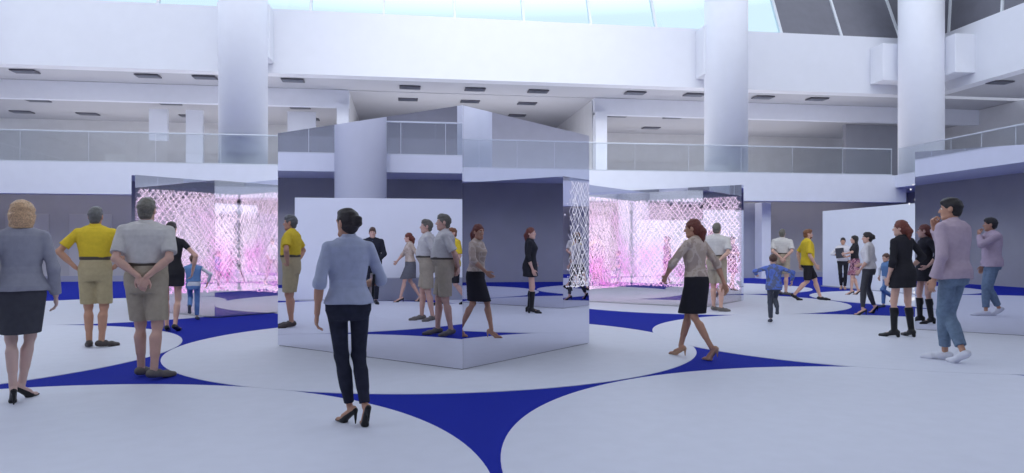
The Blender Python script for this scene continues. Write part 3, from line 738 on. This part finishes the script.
    def hair(s, vox, kind, seed=5):
        q = s.hs; S = Shape(); P = lambda y, z, ny, nz_: (s.H(0, y, z), s.HR @ nz((0, ny, nz_)))
        face = P(.018, 0, .75, -.66)
        cap = dict(k=.02 * q)
        if kind in ('short', 'grey_bald'):
            S.el(s.H(0, -.014, .032), np.array((.0785, .0985, .0915)) * q, s.HR, .01 * q, [P(.036, .0, .80, -.60), P(0, -.075, 0, -1)])
            S.el(s.H(0, -.034, -.030), np.array((.066, .067, .060)) * q, s.HR, .02 * q, [P(.0, .0, .90, -.44), P(0, -.076, 0, -1)])
            if kind == 'short': S.el(s.H(0, .035, .085), np.array((.060, .055, .035)) * q, s.HR, .03 * q)
        elif kind == 'bun':
            S.el(s.H(0, -.014, .032), np.array((.079, .099, .092)) * q, s.HR, .01 * q, [P(.030, .0, .78, -.62), P(0, -.085, 0, -1)])
            S.el(s.H(0, -.034, -.030), np.array((.068, .070, .066)) * q, s.HR, .02 * q, [P(.010, .0, .90, -.44), P(0, -.092, 0, -1)])
            S.el(s.H(.012, -.112, .012), np.array((.046, .042, .050)) * q, s.HR, .02 * q); S.el(s.H(.0, .02, .085), np.array((.056, .060, .030)) * q, s.HR, .03 * q)
        elif kind == 'ponytail':
            S.el(s.H(0, -.014, .032), np.array((.079, .100, .093)) * q, s.HR, .01 * q, [P(.032, .0, .78, -.62), P(0, -.088, 0, -1)])
            S.el(s.H(0, -.034, -.030), np.array((.068, .070, .066)) * q, s.HR, .02 * q, [P(.010, .0, .90, -.44), P(0, -.092, 0, -1)])
            S.rc(s.H(0, -.095, .01), s.H(0, -.118, -.05), .040 * q, .046 * q, .02 * q); S.rc(s.H(0, -.118, -.05), s.H(.005, -.105, -.20), .046 * q, .018 * q, .02 * q)
        elif kind == 'bob':
            S.el(s.H(0, -.016, .018), np.array((.098, .112, .116)) * q, s.HR, .02 * q, [P(.045, .0, .9, -.42), P(0, -.125, 0, -1)])
            S.st(s.H(0, -.02, -.125), s.HR, [(0, .084 * q, .086 * q, 0), (.05 * q, .096 * q, .104 * q, 0), (.12 * q, .097 * q, .110 * q, 0)], .02 * q, [P(.04, 0, 1, -.12)])
        elif kind == 'long':
            S.el(s.H(0, -.014, .03), np.array((.086, .105, .098)) * q, s.HR, .02 * q, [P(.028, .0, .75, -.66)])
            S.st(s.H(0, -.045, -.27), s.HR, [(0, .06 * q, .022 * q, -.03 * q), (.10 * q, .092 * q, .045 * q, -.02 * q), (.2 * q, .086 * q, .055 * q, 0), (.30 * q, .082 * q, .07 * q, 0)], .03 * q, [P(.0, 0, 1, 0)])
        elif kind == 'child':
            S.el(s.H(0, -.012, .030), np.array((.083, .104, .096)) * q, s.HR, .01 * q, [P(.034, .0, .72, -.69), P(0, -.066, 0, -1)])
        for sg in (-1, 1): S.rc(s.H(sg * .020, .0835, .030), s.H(sg * .046, .068, .031), .0045 * q, .0035 * q, .004 * q)   # eyebrows
        return S.mesh('hair', min(vox, .0065), .006 * q, 60 / q, seed)
    def eyes(s):
        out = []
        for sg in (-1, 1):
            bm = bmesh.new(); bmesh.ops.create_uvsphere(bm, u_segments=14, v_segments=10, radius=.0115 * s.hs)
            c = s.H(sg * .031, .0715, .009); f = Vector(s.HR @ np.array((0, 1.0, 0)))
            me = bpy.data.meshes.new('eye')
            for fc in bm.faces: fc.material_index = 1 if fc.calc_center_median().normalized().dot(f) > .80 else 0; fc.smooth = True
            bmesh.ops.translate(bm, verts=bm.verts, vec=Vector(c)); bm.to_mesh(me); bm.free(); out.append(me)
        return out

M['eye_white'] = mat('eye_white', (225, 222, 220), .3); M['iris'] = mat('dark_iris', (48, 34, 28), .3)
SKIN = {'fair': mat('fair_skin', (205, 164, 148), .55, sss=.08, var=.05, scale=14), 'tan': mat('tanned_skin', (188, 142, 118), .55, sss=.08, var=.05, scale=14),
        'pale': mat('pale_skin', (206, 174, 164), .55, sss=.08, var=.04, scale=14), 'kid': mat('child_skin', (204, 162, 142), .55, sss=.08, var=.04, scale=14)}
HAIR = {k: mat(k + '_hair', c, .5, var=.35, scale=90, bump=.4, bscale=260) for k, c in
        dict(blonde=(196, 160, 124), grey=(92, 92, 92), grey_brown=(104, 100, 92), dark=(40, 32, 34), auburn=(104, 52, 42), brown=(84, 58, 48), black=(34, 30, 32), ginger=(120, 78, 52)).items()}
def cloth(name, c, var=.06, bump=.25, rough=.85): return mat(name, c, rough, var=var, scale=22, bump=bump, bscale=340, spec=.15)

def build_person(name, fig, vox, skin, parts, label=None, group=None):
    """parts: list of (child name, mesh, material)"""
    nms = {p[0] for p in parts}
    long_l = bool(nms & {'trousers', 'jeans'}); long_s = bool(nms & {'blazer', 'jacket', 'sweater', 'sweatshirt'})
    o = link(name, fig.body(vox, .82 if long_l else .9, .84 if long_l else 1, .85 if long_s else 1), SKIN[skin]); o.data.name = 'person_body'
    for me in fig.eyes():
        e = link('eye', me, [M['eye_white'], M['iris']], o)
    for nm, me, m in parts: link(nm, me, m, o)
    return o
def place(o, x, y, heading, label, group=None):
    """heading in degrees clockwise from the camera's viewing direction"""
    o.location = (x, y, .005); o.rotation_euler = (0, 0, -(math.radians(heading) + YAW))
    tag(o, label, 'person', group); return o
def copy_person(src):
    c = src.copy(); C.objects.link(c)
    for ch in src.children:
        d = ch.copy(); C.objects.link(d); d.parent = c
    return c
def world_feet(pts, heading):
    """feet measured on the floor: dict side -> (px, py); returns the mid point and local (x, y) per foot"""
    W_ = {k: np.array(ground(*p)) for k, p in pts.items()}; mid = np.mean(list(W_.values()), 0); a = math.radians(heading) + YAW
    f = np.array((math.sin(a), math.cos(a))); r = np.array((math.cos(a), -math.sin(a)))
    return mid, {k: ((w - mid) @ r, (w - mid) @ f) for k, w in W_.items()}

# ------------------------------------------------------------------ the visitors
HL = ((-.128, .02, -.040), (-.35, -1, 0)); HR_ = ((.128, .02, -.040), (.35, -1, 0))        # arms hanging
K = {}
K['grey_wool'] = cloth('grey_wool', (150, 150, 162)); K['charcoal'] = cloth('charcoal_cloth', (70, 70, 78)); K['black'] = cloth('black_cloth', (44, 43, 49))
K['yellow'] = cloth('yellow_cotton', (212, 184, 56)); K['khaki'] = cloth('khaki_cotton', (176, 162, 128)); K['stone'] = cloth('stone_cotton', (172, 160, 142))
K['polo'] = cloth('pale_grey_polo_cotton', (200, 196, 194)); K['shirt_blue'] = cloth('pale_blue_shirt_cotton', (172, 178, 200)); K['shirt_white'] = cloth('white_blouse_cotton', (214, 210, 216))
K['jeans_dark'] = cloth('dark_denim', (46, 48, 62), .14); K['jeans'] = cloth('blue_denim', (110, 128, 150), .12); K['mauve'] = cloth('mauve_jersey', (182, 164, 178), .05)
K['beige'] = patch_mat('beige_lace_and_satin', [(184, 166, 152), (196, 180, 168), (172, 154, 144)], 7); K['grey_skirt'] = cloth('grey_skirt_cloth', (104, 104, 112))
K['camo'] = patch_mat('blue_grey_camouflage', [(92, 110, 184), (98, 122, 198), (100, 108, 140), (104, 126, 202)], 6); K['vest'] = cloth('blue_vest_quilt', (96, 128, 174)); K['white_knit'] = cloth('white_knit', (196, 198, 208))
K['denim_kid'] = cloth('bright_blue_denim', (100, 132, 182), .12); K['slate'] = cloth('slate_trousers', (78, 82, 94)); K['suit'] = cloth('dark_suit_wool', (42, 43, 54)); K['tie'] = cloth('grey_blue_tie_silk', (84, 96, 128))
K['leather'] = mat('black_leather', (20, 19, 22), .35); K['taupe'] = mat('taupe_suede', (112, 106, 102), .8, var=.08); K['brown_shoe'] = mat('dark_brown_leather', (70, 62, 60), .5); K['nude'] = mat('nude_leather', (190, 150, 122), .4)
K['sneaker'] = mat('white_sneaker_canvas', (214, 214, 224), .6); K['belt'] = mat('dark_belt_leather', (74, 66, 58), .5); K['pink'] = patch_mat('pink_flowered_cloth', [(150, 96, 116), (182, 136, 150), (96, 60, 84)], 12)

def belt(fig, vox, z, inf=.016):
    S = Shape(); S.st(fig.pel, fig.R, fig.rows((z - .011) * fig.h, (z + .011) * fig.h, inf * fig.u), k=.005); return S.mesh('belt', min(vox, .008))
def shoes(fig, vox, kind, m): return [('boot' if kind == 'boot' else 'shoe', fig.shoe(vox, f, kind), m) for f in fig.feet.values()]
def fit(make, height):
    """scale the figure so that its crown is at the given height"""
    h = height * .97
    for _ in range(3): f = make(h); h *= height / (f.H(0, 0, .125)[2])
    return make(h)
NEAR, FAR = .0062, .008

# woman in grey blazer, far left
hd = -30; mid, w = world_feet({'L': (13, 404), 'R': (25, 398.5)}, hd)
f = fit(lambda h: Fig(h, 'f', {'L': (*w['L'], -8, 34, 0), 'R': (*w['R'], 45, 30, 0)}, {'L': ((-.135, -.01, -.035), (-.4, -1, 0)), 'R': ((.142, .02, -.040), (.4, -1, 0))}, head=(18, -4), heels=True, sway=.03), 1.69)
o = build_person('person', f, NEAR, 'pale', [('blazer', f.top(NEAR, -.01, 1.92, .018, .004, .003, seed=3, flare=.01, r1=.040, name='blazer'), K['grey_wool']), ('skirt', f.skirt(NEAR, .08, .335, .088, .080), K['charcoal']),
    ('hair', f.hair(NEAR, 'bob'), HAIR['blonde'])] + shoes(f, NEAR, 'heel', K['leather']))
place(o, *mid, hd, 'blonde woman in grey blazer and charcoal skirt at the far left, back turned')

# man in yellow polo, hands on hips
hd = -20; mid, w = world_feet({'L': (89, 347), 'R': (108, 347)}, hd)
f = fit(lambda h: Fig(h, 'm', {'L': (*w['L'], -12, 0, 0), 'R': (*w['R'], 48, 0, 0)}, {'L': ((-.118, -.01, .020), (-1, -.25, 0), (.55, .45, -.55), (.6, 0, .3), 20), 'R': ((.118, -.01, .020), (1, -.25, 0), (-.55, .45, -.55), (-.6, 0, .3), 20)}, head=(4, 0), belly=.02), 1.82)
o = build_person('person', f, NEAR, 'tan', [('polo_shirt', f.top(NEAR, .088, .72, .016, .006, .006, seed=4, r1=.056, name='polo_shirt', collar=True), K['yellow']), ('shorts', f.trousers(NEAR, .105, .93, .100, .09, .088, .013, .005, name='shorts'), K['khaki']),
    ('belt', belt(f, NEAR, .084, .022), K['belt']), ('hair', f.hair(NEAR, 'short'), HAIR['grey'])] + shoes(f, NEAR, 'flat', K['brown_shoe']))
place(o, *mid, hd, 'grey-haired man in yellow polo and khaki shorts, hands on hips, at left')

# man in pale polo, hands clasped behind his back (he appears several times)
hd = -12; mid, w = world_feet({'L': (147, 375), 'R': (162, 378)}, hd)
f = fit(lambda h: Fig(h, 'm', {'L': (*w['L'], 22, 0, 0), 'R': (*w['R'], 42, 0, 0)}, {'L': ((-.015, -.098, .020), (-1, -.25, 0), (.32, -.12, -.9), (.2, .6, 0), 35), 'R': ((.030, -.112, .015), (1, -.25, 0), (-.30, -.10, -.9), (-.2, .6, 0), 35)}, head=(6, 2), belly=.03, sway=-.01, build=1.08), 1.79)
polo = build_person('person', f, NEAR, 'fair', [('polo_shirt', f.top(NEAR, .088, .80, .016, .008, .007, seed=6, r1=.056, name='polo_shirt', collar=True), K['polo']), ('shorts', f.trousers(NEAR, .105, .90, .102, .09, .092, .013, .005, name='shorts'), K['stone']),
    ('belt', belt(f, NEAR, .084, .022), K['belt']), ('hair', f.hair(NEAR, 'short'), HAIR['grey_brown'])] + shoes(f, NEAR, 'flat', K['taupe']))
place(polo, *mid, hd, 'large grey-haired man at left in pale polo and shorts, hands clasped behind back')
place(copy_person(polo), *ground(720, 311.3), 24, 'man in pale polo, hands behind back, standing right behind the beige top woman')
place(copy_person(polo), *ground(784.5, 295), 22, 'smallest pale polo man, hands behind back, beside the man in yellow T-shirt')

# woman in black dress half hidden behind the polo man
hd = -15; mid = np.array(ground(172, 331))
f = fit(lambda h: Fig(h, 'f', {'L': (-.08, .08, -5, 0, 0), 'R': (.08, -.06, 12, 10, 0)}, {'L': HL, 'R': ((.175, .03, .0), (1, -.4, 0))}, head=(10, 0)), 1.69)
o = build_person('person', f, FAR, 'fair', [('dress', f.top(FAR, -.13, .45, .012, .006, .003, seed=7, name='dress'), K['black']), ('hair', f.hair(FAR, 'bun'), HAIR['dark'])] + shoes(f, FAR, 'flat', K['leather']))
place(o, *mid, hd, 'dark-haired woman in black dress mostly hidden behind the pale polo man, beside the child')

# child in blue vest
hd = -20; mid = np.array(ground(194.6, 320))
kidL = lambda h: Fig(h, 'm', {'R': (.045, .02, 5, 0, 0), 'L': (-.07, -.20, 0, 62, .13)}, {'L': ((-.20, .03, .045), (-1, -.3, 0)), 'R': ((.19, .02, .02), (1, -.4, 0))}, head=(0, 0), lean=(4, 0), child=True)
f = fit(kidL, 1.17)
kid = build_person('person', f, FAR, 'kid', [('sweater', f.top(FAR, -.02, 1.85, .012, .0, .003, seed=8, r1=.032, name='sweater'), K['white_knit']), ('vest', f.top(FAR, .045, .12, .024, .004, .004, seed=9, name='vest'), K['vest']),
    ('trousers', f.trousers(FAR, .08, 1.9, .088, .066, .058, .010), K['denim_kid']), ('hair', f.hair(FAR, 'child'), HAIR['brown'])] + shoes(f, FAR, 'flat', K['slate']))
place(kid, *mid, hd, 'child in blue vest and blue jeans running away before the left pink lights')
place(copy_person(kid), *ground(883, 308), -100, 'child in blue vest and jeans behind the woman in the short black dress')

# woman in pale blue shirt, foreground
hd = -22; mid, w = world_feet({'L': (347.5, 423.5), 'R': (367, 428)}, hd)
stand = lambda w, sway: (lambda h: Fig(h, 'f', {'L': (*w['L'], -34, 32, 0), 'R': (*w['R'], -12, 58, 0)}, {'L': ((-.140, .0, -.040), (-.4, -1, 0)), 'R': ((.080, .150, .070), (.75, -.9, 0), (-.4, .9, .1), (-.9, -.4, 0), 40)}, head=(-30, -2), heels=True, sway=sway))
f = fit(stand(w, -.065), 1.58)
o = build_person('person', f, .0065, 'tan', [('shirt', f.top(.0065, .0, 1.12, .014, .006, .008, seed=10, r1=.038, collar=True, flare=.012), K['shirt_blue']), ('trousers', f.trousers(.0065, .07, 1.93, .086, .062, .044, .006, .003), K['jeans_dark']),
    ('hair', f.hair(.0065, 'bun'), HAIR['dark'])] + shoes(f, .0065, 'heel', K['leather']))
place(o, *mid, hd, 'dark-haired woman in pale blue shirt and black jeans in front of the mirror box')
def slab(name, fig, c, size, R, m, label, cat, person):
    """a thin carried thing at a place given in the person's own frame"""
    me = MB().box(-size[0] / 2, size[0] / 2, -size[1] / 2, size[1] / 2, -size[2] / 2, size[2] / 2)
    ob = me.build(name, m, bevel=min(size) * .3)
    a = person.rotation_euler[2]; p = fig.pel + fig.R @ (np.array(c) * fig.h); p = rot('z', math.degrees(a)) @ p
    ob.location = (person.location[0] + p[0], person.location[1] + p[1], person.location[2] + p[2]); ob.rotation_euler = (R[0], R[1], R[2] + a)
    return tag(ob, label, cat)
bpy.context.view_layer.update()
slab('document_folder', f, (.125, .085, .070), (.018, .26, .20), (0, .05, -.12), K['leather'], 'black folder tucked under the right arm of the pale blue shirt woman', 'folder', o)

# woman walking in beige top and black skirt
hd = -46; mid, w = world_feet({'R': (678, 355.5), 'L': (713, 361)}, hd)
walk = lambda w: (lambda h: Fig(h, 'f', {'R': (*w['R'], 4, 24, 0), 'L': (*w['L'], -4, 50, 0)}, {'L': ((-.135, .155, .035), (-1, -.5, 0)), 'R': ((.155, -.125, -.02), (1, -.4, 0))}, head=(-22, -2), lean=(2, 0), turn=6, heels=True))
f = fit(walk(w), 1.63)
o = build_person('person', f, NEAR, 'tan', [('top', f.top(NEAR, .03, 1.25, .016, .006, .004, seed=11, r1=.038, name='top'), K['beige']), ('skirt', f.skirt(NEAR, .085, .315, .080, .072), K['black']),
    ('hair', f.hair(NEAR, 'ponytail'), HAIR['auburn'])] + shoes(f, NEAR, 'heel', K['nude']))
walker = o
place(o, *mid, hd, 'woman with long ponytail in beige top and black skirt walking past the pink lights')

# boy in camouflage jacket
hd = 8; mid = np.array(ground(771, 322.5))
f = fit(lambda h: Fig(h, 'm', {'L': (-.01, .03, 0, 0, 0), 'R': (.06, -.22, 5, 68, .16)}, {'L': ((-.215, .10, .165), (-1, -.5, -.2)), 'R': ((.255, .06, .07), (.8, -.6, .2))}, head=(4, 0), lean=(6, 0), child=True), 1.18)
o = build_person('person', f, FAR, 'kid', [('jacket', f.top(FAR, -.055, 1.9, .020, .008, .006, seed=12, r1=.040, name='jacket'), K['camo']), ('trousers', f.trousers(FAR, .06, 1.92, .088, .066, .056, .010), K['slate']), ('hair', f.hair(FAR, 'child'), HAIR['brown'])] + shoes(f, FAR, 'flat', K['slate']))
place(o, *mid, hd, 'boy in blue camouflage jacket running away with arms spread')

# man in yellow T-shirt walking right
hd = 97; mid, w = world_feet({'L': (824, 300.5), 'R': (796, 300.5)}, hd)
f = fit(lambda h: Fig(h, 'm', {'L': (*w['L'], 0, 0, 0), 'R': (*w['R'], 8, 26, 0)}, {'L': ((-.13, -.06, -.03), (-.4, -1, 0)), 'R': ((.13, .07, -.03), (.4, -1, 0))}, head=(2, 0), belly=.01), 1.74)
S = Shape(); S.el(f.H(0, .040, -.070), np.array((.052, .056, .050)) * f.hs, f.HR, .02, [(f.H(0, 0, -.040), f.HR @ nz((0, .3, 1)))]); beard = S.mesh('beard', .006)
ymeshes = [('t_shirt', f.top(FAR, -.035, .85, .018, .008, .006, seed=13, r1=.060, name='t_shirt'), K['yellow']), ('shorts', f.trousers(FAR, .06, .95, .098, .09, .084, .012, .004, name='shorts'), K['black']), ('hair', f.hair(FAR, 'short'), HAIR['ginger']), ('beard', beard, HAIR['ginger'])]
yellow = build_person('person', f, FAR, 'fair', ymeshes + shoes(f, FAR, 'flat', K['leather']))
place(yellow, *mid, hd, 'bearded man in yellow T-shirt and black shorts walking right before the dark wall')

# woman with laptop before the white board
hd = 204; mid = np.array(ground(843, 289.5))
f = fit(lambda h: Fig(h, 'f', {'L': (-.055, .05, -6, 0, 0), 'R': (.055, -.02, 8, 12, 0)}, {'R': ((.070, .125, .105), (1, -.5, 0), (-.7, .5, .5), (-.2, -.9, .1), 30), 'L': ((-.060, .150, .075), (-1, -.5, 0), (.9, .3, .1), (.2, -.5, .8), 30)}, head=(0, -4)), 1.59)
o = build_person('person', f, FAR, 'tan', [('blouse', f.top(FAR, .0, 1.5, .013, .006, .005, seed=14, r1=.040, name='blouse', collar=True), K['shirt_white']), ('trousers', f.trousers(FAR, .07, 1.93, .086, .064, .050, .006), K['black']), ('hair', f.hair(FAR, 'bun'), HAIR['dark'])] + shoes(f, FAR, 'flat', K['nude']))
place(o, *mid, hd, 'woman in white blouse and black trousers before the white board, holding a laptop')
slab('laptop', f, (.055, .175, .150), (.235, .022, .31), (-.12, .10, 0), K['charcoal'], 'dark closed laptop held upright by the woman before the white board', 'laptop', o)

# woman with long black hair and flowered dress
hd = -70; mid = np.array(ground(854, 295))
f = fit(lambda h: Fig(h, 'f', {'L': (-.05, .10, 0, 28, 0), 'R': (.05, -.10, 4, 40, 0)}, {'L': ((-.11, .16, .13), (-1, -.6, 0)), 'R': ((.14, .05, .02), (1, -.5, 0))}, head=(0, 0), heels=True), 1.62)
o = build_person('person', f, FAR, 'fair', [('top', f.top(FAR, .05, .9, .013, .004, .004, seed=15, name='top'), K['black']), ('skirt', f.skirt(FAR, .08, .33, .085, .08), K['pink']), ('hair', f.hair(FAR, 'long'), HAIR['black'])] + shoes(f, FAR, 'heel', K['leather']))
place(o, *mid, hd, 'woman with long black hair and pink flowered skirt behind the white blouse woman')

# woman in white blouse and grey trousers walking left
hd = -48; mid, w = world_feet({'L': (861, 315.5), 'R': (875, 313.5)}, hd)
f = fit(lambda h: Fig(h, 'f', {'L': (*w['L'], -10, 30, 0), 'R': (*w['R'], 4, 50, 0)}, {'L': ((-.125, .06, -.02), (-.4, -1, 0)), 'R': ((.11, .11, .05), (.6, -1, 0))}, head=(-22, -2), heels=True), 1.59)
o = build_person('person', f, .009, 'fair', [('blouse', f.top(.009, .0, 1.15, .015, .008, .006, seed=16, r1=.038, name='blouse', collar=True), K['shirt_white']), ('trousers', f.trousers(.009, .07, 1.93, .086, .062, .045, .006), K['charcoal']), ('hair', f.hair(.009, 'bun'), HAIR['dark'])] + shoes(f, .009, 'heel', K['leather']))
place(o, *mid, hd, 'woman with bun in white blouse and charcoal trousers, left of the short black dress')

# woman in short black dress and boots
hd = -20; mid, w = world_feet({'L': (889, 337), 'R': (908, 336.5)}, hd)
f = fit(lambda h: Fig(h, 'f', {'L': (*w['L'], -22, 8, 0), 'R': (*w['R'], 12, 8, 0)}, {'L': ((-.128, .03, -.04), (-.4, -1, 0)), 'R': ((.108, .03, .020), (1, -.55, 0), (-.5, .6, -.5), (-.6, 0, .3), 20)}, head=(-26, 0), lean=(0, -2)), 1.69)
o = build_person('person', f, .008, 'fair', [('dress', f.top(.008, -.125, 1.35, .014, .008, .004, seed=17, r1=.042, name='dress', flare=.012), K['black']), ('hair', f.hair(.008, 'ponytail'), HAIR['auburn'])] + shoes(f, .008, 'boot', K['leather']))
place(o, *mid, hd, 'red-haired woman in short black dress and black boots, one hand on her hip')

# man in mauve sweatshirt
hd = -26; mid, w = world_feet({'L': (936, 359.5), 'R': (959, 364)}, hd)
f = fit(lambda h: Fig(h, 'm', {'L': (*w['L'], -22, 0, 0), 'R': (*w['R'], 10, 22, 0)}, {'L': ((-.135, .03, -.04), (-.4, -1, 0)), 'R': ((-.004, .112, .268), (1, .25, -.8), (-.22, -.06, 1), (-.2, -1, 0), 55)}, head=(-26, 0), lean=(2, 1)), 1.86)
o = build_person('person', f, .007, 'tan', [('sweatshirt', f.top(.007, -.035, 1.9, .018, .010, .007, seed=18, r1=.040, name='sweatshirt'), K['mauve']), ('jeans', f.trousers(.007, .05, 1.84, .086, .064, .052, .008, .004, name='jeans'), K['jeans']), ('hair', f.hair(.007, 'short'), HAIR['black'])] + shoes(f, .007, 'flat', K['sneaker']))
place(o, *mid, hd, 'tall man in mauve sweatshirt and blue jeans at right, hand raised to his chin')

# visitors beyond the left edge of the picture, seen in the left face of the mirror box
NA = math.radians(53.4); NV = np.array((math.cos(NA), math.sin(NA))); _c = np.array(((462.3 - 512) * EYE / (370.3 - HZ), FPX * EYE / (370.3 - HZ)))
def unmirror(px, py):
    """hall position of a visitor whose feet show at a pixel of the mirror's left face"""
    Z = FPX * EYE / (py - HZ); p = np.array(((px - 512) / FPX * Z, Z)); p = p + 2 * ((_c - p) @ NV) * NV; return c2b(*p)
place(copy_person(polo), *unmirror(424, 321), -12, 'second pale polo man in the mirror, the smaller one on the left of the pair')
mid = unmirror(452, 305); place(copy_person(yellow), *mid, 20, 'man in yellow T-shirt seen in the mirror behind the pale polo man')
w = {'R': (.05, .26), 'L': (-.05, -.26)}
f = fit(walk(w), 1.64)
o = build_person('person', f, FAR, 'fair', [('top', f.top(FAR, .03, 1.25, .016, .006, .004, seed=19, r1=.038, name='top'), K['beige']), ('skirt', f.skirt(FAR, .085, .33, .086, .080), K['grey_skirt']), ('hair', f.hair(FAR, 'ponytail'), HAIR['auburn'])] + shoes(f, FAR, 'heel', K['leather']))
place(o, *unmirror(411, 302), 0, 'woman in beige top and grey skirt walking, seen in the mirror before the white board')
f = fit(lambda h: Fig(h, 'm', {'L': (-.09, .03, -14, 0, 0), 'R': (.09, -.02, 14, 0, 0)}, {'L': ((-.06, .115, .02), (-1, -.5, 0), (.7, .2, -.6)), 'R': ((.06, .125, .015), (1, -.5, 0), (-.7, .2, -.6))}, head=(0, -6)), 1.75)
S = Shape(); S.rc(f.pel + f.R @ np.array((0, .058, .262)) * f.h, f.pel + f.R @ np.array((0, .082, .15)) * f.h, .016, .026, .01); tie = S.mesh('tie', .006)
o = build_person('person', f, FAR, 'fair', [('shirt', f.top(FAR, .06, 1.9, .008, .0, .0, seed=20, r1=.032, collar=True), K['shirt_white']), ('jacket', f.top(FAR, -.055, 1.86, .024, .006, .004, seed=21, r1=.042, name='jacket'), K['suit']), ('trousers', f.trousers(FAR, .06, 1.93, .092, .070, .058, .010), K['suit']), ('tie', tie, K['tie']), ('hair', f.hair(FAR, 'short'), HAIR['brown'])] + shoes(f, FAR, 'flat', K['leather']))
place(o, *unmirror(374, 304.5), 85, 'man in dark suit and tie seen in the mirror before the white board')
